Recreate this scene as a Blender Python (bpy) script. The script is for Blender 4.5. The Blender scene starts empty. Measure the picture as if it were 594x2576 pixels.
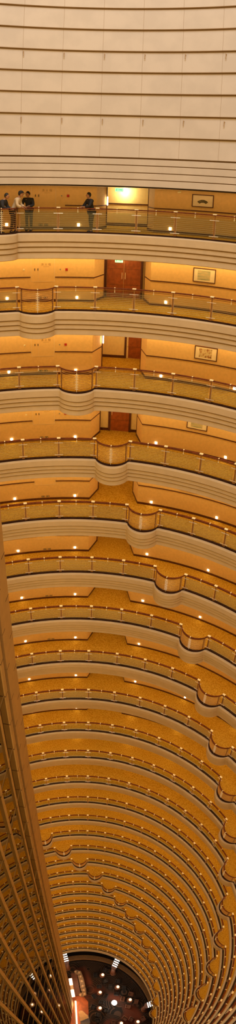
import bpy, bmesh, math, random
from mathutils import Vector, Matrix
random.seed(7)
PI = math.pi
sc = bpy.context.scene
COL = sc.collection

# ------------------------------------------------------------------ camera (stitched wide picture: fisheye-like lens)
cd = bpy.data.cameras.new('camera'); cam = bpy.data.objects.new('camera', cd); COL.objects.link(cam); sc.camera = cam
PITCH, YAW, ROLL = 0.27364942, 0.09624618, -0.03425376
cd.type = 'PANO'; cd.panorama_type = 'FISHEYE_LENS_POLYNOMIAL'
cd.fisheye_fov = 2 * PI * .98
cd.sensor_width = 36; cd.sensor_height = 36; cd.sensor_fit = 'AUTO'
cd.fisheye_polynomial_k0 = 0
cd.fisheye_polynomial_k1 = -0.05391376571975177
cd.fisheye_polynomial_k2 = -2.4893582619408617e-05
cd.fisheye_polynomial_k3 = 1.1735218047412762e-05
cd.fisheye_polynomial_k4 = -1.1953280406443493e-07
cd.shift_y = -(1288 - 813.586) / 2576
cd.clip_end = 400
def cam_matrix():
    cy, sy = math.cos(YAW), math.sin(YAW); cp, sp = math.cos(PITCH), math.sin(PITCH); cr, sr = math.cos(ROLL), math.sin(ROLL)
    A = Matrix(((cy, -sy, 0), (sy, cy, 0), (0, 0, 1)))                     # x right, y forward, z up after yaw
    B = Matrix(((1, 0, 0), (0, cp, -sp), (0, sp, cp)))                    # x, forward, up
    C_ = Matrix(((cr, 0, -sr), (0, 1, 0), (sr, 0, cr)))
    M = C_ @ B @ A                                                         # rows: right, forward, up
    r, f, u = M[0], M[1], M[2]
    return Matrix(((r[0], u[0], -f[0], 0), (r[1], u[1], -f[1], 0), (r[2], u[2], -f[2], 0), (0, 0, 0, 1)))
cam.matrix_world = cam_matrix()

# ------------------------------------------------------------------ world, big lights, exposure
W = bpy.data.worlds.new('world'); sc.world = W; W.use_nodes = True
W.node_tree.nodes['Background'].inputs[0].default_value = (1.0, .58, .16, 1)
W.node_tree.nodes['Background'].inputs[1].default_value = .80
sc.view_settings.view_transform = 'Standard'; sc.view_settings.look = 'None'
sc.view_settings.gamma = 1; sc.view_settings.exposure = 0; sc.view_settings.use_curve_mapping = False
def area(name, loc, rot, size, power, col, shape='DISK'):
    l = bpy.data.lights.new(name, 'AREA'); l.shape = shape; l.size = size; l.energy = power; l.color = col
    o = bpy.data.objects.new(name, l); COL.objects.link(o); o.location = loc; o.rotation_euler = rot; return o
area('atrium_top_fill', (0, 4, 24), (math.radians(14), 0, 0), 16, 5200, (.98, .99, 1.0))  # unseen fill disc added above the frame to light upper panels and fascia
COVE = 11.0
sc.cycles.max_bounces = 8; sc.cycles.diffuse_bounces = 4; sc.cycles.transparent_max_bounces = 24
sc.cycles.use_denoising = True

# ------------------------------------------------------------------ materials
def sock(nt, v):
    return v
def mat(name, col, rough=.6, metal=0, bump=0, bscale=40, var=0, vscale=6, emit=None, es=0, spec=.5, col2=None):
    m = bpy.data.materials.new(name); m.use_nodes = True; nt = m.node_tree; b = nt.nodes['Principled BSDF']
    b.inputs['Base Color'].default_value = (*col, 1); b.inputs['Roughness'].default_value = rough; b.inputs['Metallic'].default_value = metal
    b.inputs['Specular IOR Level'].default_value = spec
    if var or bump:
        tc = nt.nodes.new('ShaderNodeTexCoord')
    if var:
        n = nt.nodes.new('ShaderNodeTexNoise'); n.inputs['Scale'].default_value = vscale; n.inputs['Detail'].default_value = 3
        r = nt.nodes.new('ShaderNodeValToRGB'); c2 = col2 or tuple(max(0, c * (1 - var)) for c in col)
        r.color_ramp.elements[0].color = (*c2, 1); r.color_ramp.elements[1].color = (*col, 1)
        r.color_ramp.elements[0].position = .4; r.color_ramp.elements[1].position = .6
        nt.links.new(tc.outputs['Object'], n.inputs['Vector']); nt.links.new(n.outputs['Fac'], r.inputs[0]); nt.links.new(r.outputs[0], b.inputs['Base Color'])
    if bump:
        n2 = nt.nodes.new('ShaderNodeTexNoise'); n2.inputs['Scale'].default_value = bscale
        bp = nt.nodes.new('ShaderNodeBump'); bp.inputs['Strength'].default_value = bump; bp.inputs['Distance'].default_value = .02
        nt.links.new(tc.outputs['Object'], n2.inputs['Vector']); nt.links.new(n2.outputs['Fac'], bp.inputs['Height']); nt.links.new(bp.outputs[0], b.inputs['Normal'])
    if emit:
        b.inputs['Emission Color'].default_value = (*emit, 1); b.inputs['Emission Strength'].default_value = es
    return m
M = {}
M['fascia'] = mat('fascia_plaster', (.63, .49, .32), .8, var=.05, vscale=3, bump=.1)
M['panel'] = mat('upper_panel', (.62, .545, .47), .85, var=.07, vscale=1.2, bump=.1)
M['joint'] = mat('panel_joint', (.42, .33, .25), .9)
M['groove'] = mat('groove_shade', (.45, .32, .20), .9)  # shade in grooves and under ledges put into a darker colour; hooks share it
M['wall'] = mat('corridor_wallpaper', (.80, .52, .20), .8, var=.06, vscale=8, bump=.15, bscale=60)
M['niche'] = mat('lobby_wallpaper', (.86, .64, .28), .8, var=.05, vscale=8)
M['ceil'] = mat('ceiling_paint', (.78, .62, .40), .9, var=.03)
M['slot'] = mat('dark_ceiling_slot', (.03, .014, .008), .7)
M['dark'] = mat('dark_wood_trim', (.11, .026, .012), .45, var=.3, vscale=10)
M['rail'] = mat('handrail_wood', (.17, .040, .012), .8, spec=.2, var=.35, vscale=9)
M['kerb'] = mat('kerb_wood', (.040, .015, .008), .9, var=.3, spec=.1)
M['brass'] = mat('brass', (.34, .165, .045), .4, .5, var=.1)
M['cap'] = mat('brass_glint_cream', (1.0, .90, .62), .4, 0, var=.05)  # pale matte cream: bright reflections off the brass put into the colour
M['steel'] = mat('steel_clamp', (.88, .82, .70), .35, .5, var=.05)
M['wire'] = mat('steel_wire', (.62, .46, .28), .5, .2, var=.05)
M['bargold'] = mat('gold_bars', (.55, .32, .11), .45, .5, var=.1)
M['door'] = mat('door_veneer', (.36, .085, .018), .4, var=.3, vscale=5)
M['redbox'] = mat('red_plastic', (.50, .02, .01), .5, var=.1)
M['grey'] = mat('grey_plastic', (.35, .30, .20), .5, var=.1)
M['cream'] = mat('cream_plastic', (.85, .75, .50), .5, var=.1)
M['socket'] = mat('socket_plate', (.14, .08, .03), .5, var=.1)
M['char'] = mat('sign_paint', (.40, .22, .06), .7, var=.05)
M['cabinet'] = mat('cabinet_paint', (.80, .52, .20), .75, var=.04)
M['mount'] = mat('picture_mount', (.85, .70, .45), .8, var=.04)
M['step'] = mat('step_light_lens', (1, .95, .85), .5, emit=(1, .80, .52), es=22, var=.02)
M['exit'] = mat('exit_sign_lens', (.5, 1, .6), .5, emit=(.30, 1.0, .45), es=1.3, var=.02)
M['exitmark'] = mat('exit_mark', (.02, .35, .12), .5, emit=(.05, .6, .2), es=.5, var=.02)
M['lamp'] = mat('lamp_glass', (1, .95, .85), .5, emit=(1, .86, .66), es=9, var=.02)
M['bar'] = mat('light_bar_glass', (1, .95, .9), .5, emit=(1, .90, .78), es=5, var=.02)
M['lampwarm'] = mat('lamp_shade_glow', (1, .7, .5), .5, emit=(1, .55, .30), es=2.0, var=.02)
M['cove'] = mat('cove_tube', (1, .9, .7), .5, emit=(1, .70, .28), es=COVE, var=.01)
M['skin'] = mat('skin', (.42, .20, .10), .6, var=.05)
M['hair'] = mat('hair', (.012, .008, .006), .6, var=.1)
M['shirt'] = mat('cream_shirt', (.66, .52, .34), .85, var=.06, vscale=14, bump=.3, bscale=18)
M['navy'] = mat('dark_blue_jacket', (.028, .028, .036), .85, var=.2, bump=.3, bscale=18)
M['black'] = mat('black_jacket', (.016, .013, .014), .8, var=.2, bump=.3, bscale=18)
M['trous'] = mat('dark_trousers', (.020, .013, .011), .85, var=.2, bump=.2)
M['shoe'] = mat('black_leather', (.012, .010, .009), .4, var=.1)
M['bag'] = mat('tan_canvas', (.36, .20, .09), .8, var=.1)
M['beam'] = mat('beam_paint', (.42, .25, .095), .7, var=.08, vscale=2)
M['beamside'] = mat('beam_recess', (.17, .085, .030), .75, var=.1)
M['transom'] = mat('transom_paint', (.55, .34, .14), .6, var=.06)
M['jointdark'] = mat('beam_joint', (.08, .035, .012), .8)
M['tan'] = mat('tan_rim', (.26, .14, .05), .6, var=.2)
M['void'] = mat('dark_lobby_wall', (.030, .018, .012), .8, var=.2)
M['furn'] = mat('black_leather_seat', (.014, .010, .010), .5, var=.2)
M['furnbrown'] = mat('brown_leather_seat', (.16, .055, .022), .5, var=.25)
M['cloth'] = mat('cream_table_linen', (.62, .46, .28), .8, var=.15, vscale=3)
M['counter'] = mat('lit_counter_glass', (1, .88, .7), .4, emit=(1, .74, .48), es=2.6, var=.02)
M['marble'] = mat('buffet_marble', (.30, .19, .10), .5, var=.5, vscale=4)
M['plate'] = mat('buffet_dishes', (.60, .42, .24), .4, var=.3, vscale=9)
M['barwood'] = mat('bar_floor_wood', (.42, .10, .022), .5, var=.35, vscale=1.2)
M['piano'] = mat('greyish_lacquer', (.22, .19, .17), .25, var=.1)

M['cove_dim'] = mat('dim_cove_tube', (1, .9, .7), .5, emit=(1, .58, .26), es=COVE * .30, var=.01)
def carpet():
    m = bpy.data.materials.new('corridor_carpet'); m.use_nodes = True; nt = m.node_tree; b = nt.nodes['Principled BSDF']; N = nt.nodes.new; L = nt.links.new
    tc = N('ShaderNodeTexCoord'); v = N('ShaderNodeTexVoronoi'); v.inputs['Scale'].default_value = 16
    n = N('ShaderNodeTexNoise'); n.inputs['Scale'].default_value = 14; n.inputs['Detail'].default_value = 4
    r1 = N('ShaderNodeValToRGB'); e = r1.color_ramp.elements
    e[0].position = .36; e[0].color = (.38, .19, .012, 1); e[1].position = .62; e[1].color = (.55, .32, .035, 1)
    r2 = N('ShaderNodeValToRGB'); e = r2.color_ramp.elements
    e[0].position = .05; e[0].color = (.55, .62, .5, 1); e[1].position = .28; e[1].color = (1, 1, 1, 1)
    mx = N('ShaderNodeMixRGB'); mx.blend_type = 'MULTIPLY'; mx.inputs[0].default_value = .5
    L(tc.outputs['Object'], v.inputs['Vector']); L(tc.outputs['Object'], n.inputs['Vector'])
    L(n.outputs['Fac'], r1.inputs[0]); L(v.outputs['Distance'], r2.inputs[0])
    L(r1.outputs[0], mx.inputs[1]); L(r2.outputs[0], mx.inputs[2]); L(mx.outputs[0], b.inputs['Base Color']); b.inputs['Roughness'].default_value = .95
    b.inputs['Specular IOR Level'].default_value = .1
    return m
M['carpet'] = carpet()
def lobby_carpet():
    m = bpy.data.materials.new('lobby_carpet'); m.use_nodes = True; nt = m.node_tree; b = nt.nodes['Principled BSDF']; N = nt.nodes.new; L = nt.links.new
    tc = N('ShaderNodeTexCoord'); v = N('ShaderNodeTexVoronoi'); v.inputs['Scale'].default_value = .26; v.inputs['Randomness'].default_value = .7
    mul = N('ShaderNodeMath'); mul.operation = 'MULTIPLY'; mul.inputs[1].default_value = 120
    s = N('ShaderNodeMath'); s.operation = 'SINE'; r = N('ShaderNodeValToRGB'); e = r.color_ramp.elements
    e[0].position = .35; e[0].color = (.010, .006, .004, 1); e[1].position = .65; e[1].color = (.075, .038, .022, 1)
    n = N('ShaderNodeTexNoise'); n.inputs['Scale'].default_value = .22; r2 = N('ShaderNodeValToRGB'); e = r2.color_ramp.elements
    e[0].position = .50; e[0].color = (0, 0, 0, 1); e[1].position = .60; e[1].color = (1, 1, 1, 1)
    mx = N('ShaderNodeMixRGB'); mx.inputs[2].default_value = (.13, .030, .012, 1)
    L(tc.outputs['Object'], v.inputs['Vector']); L(v.outputs['Distance'], mul.inputs[0]); L(mul.outputs[0], s.inputs[0]); L(s.outputs[0], r.inputs[0])
    L(tc.outputs['Object'], n.inputs['Vector']); L(n.outputs['Fac'], r2.inputs[0]); L(r2.outputs[0], mx.inputs[0]); L(r.outputs[0], mx.inputs[1])
    L(mx.outputs[0], b.inputs['Base Color']); b.inputs['Roughness'].default_value = .9
    return m
M['lobbycarpet'] = lobby_carpet()
def glass(name='railing_glass', tcol=(.90, .93, .88), gl=.04):
    m = bpy.data.materials.new(name); m.use_nodes = True; nt = m.node_tree; N = nt.nodes.new; L = nt.links.new
    for n in list(nt.nodes):
        if n.type == 'BSDF_PRINCIPLED': nt.nodes.remove(n)
    t = N('ShaderNodeBsdfTransparent'); t.inputs[0].default_value = (*tcol, 1); g = N('ShaderNodeBsdfGlossy'); g.inputs['Roughness'].default_value = .3
    mx = N('ShaderNodeMixShader'); mx.inputs[0].default_value = gl
    L(t.outputs[0], mx.inputs[1]); L(g.outputs[0], mx.inputs[2]); L(mx.outputs[0], nt.nodes['Material Output'].inputs[0]); return m
M['glass'] = glass()
M['tint'] = glass('tinted_glass', (.66, .64, .58), .006)
def art(name, cols, scale):
    m = bpy.data.materials.new(name); m.use_nodes = True; nt = m.node_tree; b = nt.nodes['Principled BSDF']; N = nt.nodes.new; L = nt.links.new
    tc = N('ShaderNodeTexCoord'); mp = N('ShaderNodeMapping'); mp.inputs['Scale'].default_value = scale
    n = N('ShaderNodeTexNoise'); n.inputs['Scale'].default_value = 1; n.inputs['Detail'].default_value = 5; r = N('ShaderNodeValToRGB')
    el = r.color_ramp.elements
    while len(el) < len(cols): el.new(.5)
    for i, c in enumerate(cols): el[i].position = .30 + .42 * i / (len(cols) - 1); el[i].color = (*c, 1)
    L(tc.outputs['Object'], mp.inputs[0]); L(mp.outputs[0], n.inputs['Vector']); L(n.outputs['Fac'], r.inputs[0]); L(r.outputs[0], b.inputs['Base Color']); return m
M['art_land'] = art('landscape_painting', [(.20, .22, .12), (.42, .40, .24), (.58, .46, .24), (.66, .52, .28)], (2, 2, 11))
M['art_flower'] = art('flower_painting', [(.10, .09, .04), (.40, .14, .04), (.56, .44, .22), (.66, .52, .28), (.62, .50, .26)], (11, 11, 9))
M['art_fan'] = art('fan_painting', [(.10, .07, .03), (.22, .18, .10), (.45, .36, .18)], (13, 13, 13))

# ------------------------------------------------------------------ mesh helpers
def link(name, bm, mats, parent=None, loc=None, rz=0, kind=None, smooth=False):
    me = bpy.data.meshes.new(name); bm.to_mesh(me); bm.free()
    for m in (mats if isinstance(mats, (list, tuple)) else [mats]): me.materials.append(m)
    if smooth:
        for p in me.polygons: p.use_smooth = True
    return place(name, me, parent, loc, rz, kind)
def place(name, me, parent=None, loc=None, rz=0, kind=None):
    o = bpy.data.objects.new(name, me); COL.objects.link(o)
    if parent is not None: o.parent = parent
    if loc is not None: o.location = loc
    o.rotation_euler = (0, 0, rz)
    if kind: o['kind'] = kind
    return o
def tag(o, label, cat, group=None):
    o['label'] = label; o['category'] = cat
    if group: o['group'] = group
    return o
def empty(name, loc, rz, label, cat, group=None):
    o = bpy.data.objects.new(name, None); COL.objects.link(o); o.location = loc; o.rotation_euler = (0, 0, rz); return tag(o, label, cat, group)
def box(bm, x0, x1, y0, y1, z0, z1, mi=0, bev=0):
    r = bmesh.ops.create_cube(bm, size=1, matrix=Matrix.Translation(((x0 + x1) / 2, (y0 + y1) / 2, (z0 + z1) / 2)) @ Matrix.Diagonal((abs(x1 - x0), abs(y1 - y0), abs(z1 - z0), 1)))
    fs = {f for v in r['verts'] for f in v.link_faces}
    for f in fs: f.material_index = mi
    if bev: 
        es = list({e for v in r['verts'] for e in v.link_edges})
        bmesh.ops.bevel(bm, geom=es, offset=bev, segments=2, affect='EDGES', profile=.5)
def tube(bm, p, q, r0, r1=None, n=10, mi=0):
    p, q = Vector(p), Vector(q); d = q - p; r1 = r0 if r1 is None else r1
    mt = Matrix.Translation((p + q) / 2) @ d.to_track_quat('Z', 'Y').to_matrix().to_4x4()
    r = bmesh.ops.create_cone(bm, cap_ends=True, segments=n, radius1=r0, radius2=r1, depth=d.length, matrix=mt)
    for f in {f for v in r['verts'] for f in v.link_faces}: f.material_index = mi
def ball(bm, c, r, sc_=(1, 1, 1), n=14, mi=0, rot=None):
    mt = Matrix.Translation(c) @ (rot.to_4x4() if rot else Matrix()) @ Matrix.Diagonal((*sc_, 1))
    q = bmesh.ops.create_uvsphere(bm, u_segments=n, v_segments=max(6, n * 2 // 3), radius=r, matrix=mt)
    for f in {f for v in q['verts'] for f in v.link_faces}: f.material_index = mi
def lathe(bm, prof, n=20, c=(0, 0, 0), mi=0, caps=True):
    rings = []
    for r, z in prof: rings.append([bm.verts.new((c[0] + r * math.cos(2 * PI * i / n), c[1] + r * math.sin(2 * PI * i / n), c[2] + z)) for i in range(n)])
    for a, b in zip(rings, rings[1:]):
        for i in range(n):
            f = bm.faces.new((a[i], a[(i + 1) % n], b[(i + 1) % n], b[i])); f.material_index = mi
    if not caps: return
    if prof[0][0] > 1e-4: bm.faces.new(list(reversed(rings[0]))).material_index = mi
    if prof[-1][0] > 1e-4: bm.faces.new(rings[-1]).material_index = mi

# ------------------------------------------------------------------ building geometry: radius, centre, handrail height, first post angle, bay angle of each level
T = [[11.0381, -0.0, 10.586, -1.2343, -0.19, 0.1444], [10.981, -0.0148, 10.5684, -4.5011, -0.1975, 0.1485], [10.924, -0.0296, 10.5512, -7.991, -0.1954, 0.1536], [10.8671, -0.0444, 10.5342, -11.4689, -0.1897, 0.1509], [10.8104, -0.0592, 10.5177, -14.9071, -0.1911, 0.1514], [10.7537, -0.074, 10.5014, -18.3793, -0.1913, 0.1514], [10.697, -0.0888, 10.4855, -21.8926, -0.1958, 0.1546], [10.6405, -0.1036, 10.47, -25.6427, -0.2085, 0.1557], [10.5841, -0.1184, 10.4548, -29.4385, -0.2026, 0.153], [10.5278, -0.1332, 10.4399, -33.1815, -0.1992, 0.1516], [10.4715, -0.148, 10.4254, -36.8719, -0.1974, 0.1505], [10.4154, -0.1628, 10.4112, -40.7688, -0.1952, 0.1494], [10.3593, -0.1777, 10.3973, -44.3646, -0.1946, 0.1494], [10.3034, -0.1925, 10.3838, -47.9406, -0.1948, 0.1498], [10.2475, -0.2073, 10.3707, -51.3555, -0.1972, 0.1501], [10.1917, -0.2221, 10.3578, -54.9293, -0.1903, 0.1498], [10.136, -0.2369, 10.3454, -58.5168, -0.1963, 0.1502], [10.0804, -0.2517, 10.3332, -62.1292, -0.1947, 0.1498], [10.025, -0.2665, 10.3214, -65.6789, -0.1933, 0.1487], [9.9695, -0.2813, 10.31, -69.2619, -0.1919, 0.1484], [9.9142, -0.2961, 10.2989, -72.7961, -0.1942, 0.1491], [9.859, -0.3109, 10.2881, -76.4557, -0.1914, 0.1487], [9.8039, -0.3257, 10.2777, -80.0765, -0.1922, 0.1494], [9.7488, -0.3405, 10.2676, -83.5395, -0.1929, 0.1498], [9.6939, -0.3553, 10.2578, -87.1291, -0.1951, 0.1516], [9.639, -0.3701, 10.2484, -90.471, -0.1907, 0.1501], [9.5843, -0.3849, 10.2394, -94.1228, -0.1941, 0.152], [9.5296, -0.3997, 10.2307, -98.1265, -0.1922, 0.1501]]
NL = 28
ORD = 'first second third fourth fifth sixth seventh eighth ninth tenth eleventh twelfth thirteenth fourteenth fifteenth sixteenth seventeenth eighteenth nineteenth twentieth twenty-first twenty-second twenty-third twenty-fourth twenty-fifth twenty-sixth twenty-seventh twenty-eighth'.split()
JMAX = [min(21, 6 + int(1.9 * k)) for k in range(NL)]
JMIN = [(-3 if k < 6 else -5 if k < 9 else -15) for k in range(NL)]
def bulges(k): return [s for s in ((-1, -15) if k == 0 else (k - 1, k - 15, k - 29))]
DB = .58
def bul(k, j):
    for s in bulges(k):
        t = j - s
        if 0 < t < 1:
            t = (t - .04) / .92
            if 0 < t < 1: return DB * (1 - (2 * t - 1) ** 2) ** .62
    return 0.0
def ang(k, j): return T[k][4] + T[k][5] * j
def jof(k, a): return (a - T[k][4]) / T[k][5]
def P(k, a, off, z=0, rel='floor', bulge=False):
    R, cx, cy, zc = T[k][:4]
    r = R + off - (bul(k, jof(k, a)) if bulge else 0)
    return Vector((cx + r * math.sin(a), cy + r * math.cos(a), zc + z - (1.05 if rel == 'floor' else 0)))
def jsamples(k, j0=None, j1=None):
    j0 = JMIN[k] if j0 is None else j0; j1 = JMAX[k] if j1 is None else j1; out = []
    for b in range(j0, j1):
        n = 22 if b in bulges(k) else 3
        if n == 22: out += [b + .04 + .92 * (.5 - .5 * math.cos(PI * i / n)) if i else b for i in range(n)]
        else: out += [b + i / n for i in range(n)]
    return out + [j1]
def sweep(k, js, prof, closed=False, mis=None, bulge=True):
    bm = bmesh.new(); rows = []
    for j in js: rows.append([bm.verts.new(P(k, ang(k, j), o, z, 'cap', bulge)) for o, z in prof])
    n = len(prof); segs = range(n if closed else n - 1)
    for A, B in zip(rows, rows[1:]):
        for i in segs:
            f = bm.faces.new((A[i], A[(i + 1) % n], B[(i + 1) % n], B[i]))
            if mis: f.material_index = mis[i]
    if closed:
        bm.faces.new(rows[0]); bm.faces.new(list(reversed(rows[-1])))
    return bm

FASC = [(.12, -1.03), (-.15, -1.03), (-.19, -1.08), (-.19, -1.36), (-.10, -1.38), (-.10, -1.415), (-.14, -1.42), (-.14, -1.58), (-.05, -1.60), (-.05, -1.635), (-.09, -1.64), (-.09, -1.80), (.0, -1.82), (.0, -1.855), (-.04, -1.86), (-.04, -2.08), (.04, -2.11), (.10, -2.11)]
FMI = [0] * 17
for i in (4, 8, 12): FMI[i] = 1
for k in range(NL):
    js = jsamples(k)
    link('trim_1', sweep(k, js, FASC, mis=FMI), [M['fascia'], M['groove']], kind='structure')
    a_s = [JMIN[k] + (JMAX[k] - JMIN[k]) * i / 120 for i in range(121)]
    bm = sweep(k, js, [(.10, -1.045), (.3, -1.05), (1.45, -1.05)]); fl = bm
    link('floor', fl, M['carpet'], kind='structure')
    link('floor', sweep(k, a_s, [(.62, -1.052), (4.9, -1.052)], bulge=False), M['carpet'], kind='structure')
    # ceiling under this slab
    link('ceiling', sweep(k, a_s, [(.08, -2.10), (4.9, -2.10)], bulge=False), M['ceil'], kind='structure')
    # underside of bulge
    link('ceiling', sweep(k, js, [(-.04, -2.085), (.9, -2.085), (.9, -2.10)]), M['fascia'], kind='structure')

def ceil_h(k):      # ceiling height above this level's floor
    return (T[k - 1][3] - 2.10) - (T[k][3] - 1.05) if k else 1.95
WOFF = 1.72
RC = [(.088, WOFF), (.121, 2.70), (.100, 2.72), (.100, 4.35), (.262, 4.35), (.262, 2.72), (.256, 2.70), (.287, WOFF)]
RC0 = dict(RC=None)
def cdip(k, a, off):       # the back wall of the opening is straight between its two corners
    R_ = T[k][0] + off; am = .181; return R_ * math.cos(.081) / math.cos(a - am) - R_
def wallpath(k):
    a0, a1 = ang(k, JMIN[k]), ang(k, JMAX[k])
    n = max(2, int((RC[0][0] - a0) / .05)); L = [(a0 + (RC[0][0] - a0) * i / n, WOFF) for i in range(n)]
    deep = {0: 4.1, 1: 2.86, 2: 4.35, 3: 2.98}.get(k, 4.35)
    L += [(a, min(o, deep)) for a, o in RC]
    n = int((a1 - RC[-1][0]) / .05); L += [(RC[-1][0] + (a1 - RC[-1][0]) * i / n, WOFF) for i in range(1, n + 1)]
    return L
for k in range(NL):
    L = wallpath(k); H = ceil_h(k); bm = bmesh.new(); V = []
    for a, o in L: V.append((bm.verts.new(P(k, a, o, -.02)), bm.verts.new(P(k, a, o, H + .02))))
    for i, (A, B) in enumerate(zip(V, V[1:])):
        f = bm.faces.new((A[0], B[0], B[1], A[1]))
        if L[i][1] > 2.69 and L[i + 1][1] > 2.69: f.material_index = 1
    link('wall_back', bm, [M['wall'], M['niche']], kind='structure')
    # baseboard
    def strip(L2, h0, h1, d, name):
        bm = bmesh.new(); V = []
        for a, o in L2: V.append([bm.verts.new(P(k, a, o + q, h)) for q, h in ((.0, h0), (-d, h0), (-d, h1), (.0, h1))])
        for A, B in zip(V, V[1:]):
            for i in range(4): bm.faces.new((A[i], A[(i + 1) % 4], B[(i + 1) % 4], B[i]))
        bm.faces.new(V[0]); bm.faces.new(list(reversed(V[-1])))
        return link(name, bm, M['dark'], kind='structure')
    if k < 12:
        i0 = next(i for i, q in enumerate(L) if q == RC[0])
        lf = L[:i0 + 1] + [RC[1]]; rt = [RC[6], RC[7]] + L[i0 + 8:]
        strip(lf, 0, .11, .03, 'baseboard_left'); strip(rt, 0, .11, .03, 'baseboard_right')
        if k in (2, 3, 0):
            dp = {2: 4.35, 3: 2.98, 0: 4.1}[k]
            segs = {2: [(.101, .190)], 3: [(.104, .150), (.230, .258)], 0: [(.101, .261)]}[k]
            for s0, s1 in segs: strip([(s0, dp + cdip(k, s0, dp)), (s1, dp + cdip(k, s1, dp))], 0, .14, .03, 'baseboard_back')
    if k < 7:
        def cut(L2, lo, hi):
            A = [q for q in L2 if q[0] < lo] + [(lo, WOFF)]; B = [(hi, WOFF)] + [q for q in L2 if q[0] > hi]; return A, B
        i0 = next(i for i, q in enumerate(L) if q == RC[0])
        A, B = cut(L[:i0 + 1] + [RC[1]], -.137, -.050) if k else cut(L[:i0 + 1] + [RC[1]], -.6, -.02)
        if k: strip(A, 1.10, 1.145, .025, 'trim_2')
        hq = 1.10 if k else 1.03
        strip(B, hq, hq + .045, .025, 'trim_2'); strip([RC[6], RC[7]] + L[i0 + 8:], hq, hq + .045, .025, 'trim_2')
        if k == 0: strip([(.10, 4.1), (.262, 4.1)], 1.04, 1.10, .03, 'trim_2')
    # pilasters of the recess opening
    if k < 8:
        for aa, w in ((.1175, .11), (.2605, .11)):
            bm = bmesh.new(); box(bm, -w / 2, w / 2, -.09, .05, 0, H, bev=.01); link('trim_3', bm, M['dark'], loc=P(k, aa, 2.70), rz=-aa, kind='structure')
    # cove light tube set in the corridor ceiling
    a_s = [JMIN[k] + (JMAX[k] - JMIN[k]) * i / 90 for i in range(91)]
    zz = H - 1.05 - .02
    if True: link('trim_4', sweep(k, a_s, [(1.22, zz), (1.22, zz - .02), (1.36, zz - .02), (1.36, zz)], closed=True, bulge=False), M['cove' if k else 'cove_dim'], kind='structure')

# upper shaft above the top gallery: ribs and tall ring panels
k = 0
js = [(-5 + 13 * i / 80) for i in range(81)]
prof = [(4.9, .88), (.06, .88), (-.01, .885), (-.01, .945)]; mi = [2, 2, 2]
def addp(p, m): prof.append(p); mi.append(m)
z = .945
for nxt in (1.235, 1.51, 1.80):
    addp((-.10, z), 0); addp((-.10, nxt - .035), 0); addp((-.03, nxt - .03), 1); addp((-.03, nxt), 1); z = nxt
addp((-.10, z), 0); addp((-.10, 2.03), 0)
zs = [2.05, 2.88, 3.745, 4.62, 5.48, 6.34, 7.235, 8.13, 9.0, 9.9, 10.8, 11.7]
for z0, z1 in zip(zs, zs[1:]):
    addp((.02, z0), 1); addp((.02, z0 + .035), 1); addp((-.11, z0 + .045), 1); addp((-.11, z0 + .07), 0); addp((-.03, z1 - .01), 0)
bm = bmesh.new(); rows = []
jl = []
for j in range(-5, 8):
    jl += [j - .005 + .5 - .5, j + .005] + [j + q for q in (.2, .4, .6, .8)]
jl = sorted(jl); rows = [[bm.verts.new(P(0, ang(0, j) + .002, o, zq, 'cap')) for o, zq in prof] for j in jl]
for ii, (A, B) in enumerate(zip(rows, rows[1:])):
    isj = (ii % 6 == 0)
    for i in range(len(prof) - 1):
        f = bm.faces.new((A[i], A[i + 1], B[i + 1], B[i])); f.material_index = 3 if (isj and mi[i] == 0 and i > 18) else mi[i]
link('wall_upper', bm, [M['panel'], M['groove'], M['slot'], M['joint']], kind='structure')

# small hooks on the joints of the upper panels
bmh = bmesh.new(); tube(bmh, (0, .0, .0), (0, -.10, .0), .022); tube(bmh, (0, -.09, .0), (0, -.09, -.15), .018, .010); ball(bmh, (0, -.09, -.15), .022)
hook_me = bpy.data.meshes.new('hook'); bmh.to_mesh(hook_me); bmh.free(); hook_me.materials.append(M['groove'])
cols = ['leftmost', 'second from left', 'third from left', 'third from right', 'second from right', 'rightmost']
for row, (zz, wd) in enumerate(((3.60, 'lower'), (6.24, 'upper'))):
    for i in range(6):
        a = ang(0, i + .17) - .004 - (.016 if row else .018) + (.002 * i if row else .003 * i)
        o = place('anchor_hook', hook_me, loc=P(0, a, -.03, zz, 'cap'), rz=-a)
        tag(o, 'small dark hook on the pale upper panels, %s of the %s row' % (cols[i], wd), 'hook', 'anchor hooks in the upper panels')

# ------------------------------------------------------------------ railings
def mesh_of(name, bm, mats):
    me = bpy.data.meshes.new(name); bm.to_mesh(me); bm.free()
    for m in (mats if isinstance(mats, list) else [mats]): me.materials.append(m)
    return me
b = bmesh.new(); box(b, -.024, .024, -.03, .03, .02, 1.02, bev=.006); box(b, -.065, .065, -.05, .05, .02, .15, bev=.01); POST = mesh_of('post', b, M['brass'])
b = bmesh.new(); box(b, -.08, .08, -.055, .055, 1.035, 1.075, bev=.008); CAP = mesh_of('post_cap', b, M['cap'])
b = bmesh.new(); tube(b, (-.19, -.045, 0), (.19, -.045, 0), .012, n=8); CLAMP = mesh_of('glass_clamp', b, M['steel'])
b = bmesh.new(); box(b, -.5, .5, -.034, -.022, .13, .90, bev=.004); GLASS = mesh_of('glass_panel', b, M['glass'])
b = bmesh.new()
for i in range(9): tube(b, (-.5, .035, .20 + i * .075), (.5, .035, .20 + i * .075), .0065, n=6)
for x in (-.5, .5): box(b, x - .006, x + .006, .03, .04, .18, .82)
WIRE = mesh_of('wire_grille', b, M['wire'])
b = bmesh.new(); box(b, -.022, .022, -.045, .045, 1.03, 1.07, bev=.006); tube(b, (0, -.03, .88), (0, -.03, 1.04), .010, n=8); box(b, -.02, .02, -.05, -.01, .86, .89); BRK = mesh_of('rail_bracket', b, M['cap'])
b = bmesh.new(); tube(b, (0, 0, .05), (0, 0, 1.0), .016, n=8); ball(b, (0, 0, .98), .026, n=8); BAL = mesh_of('baluster', b, M['dark'])
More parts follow.
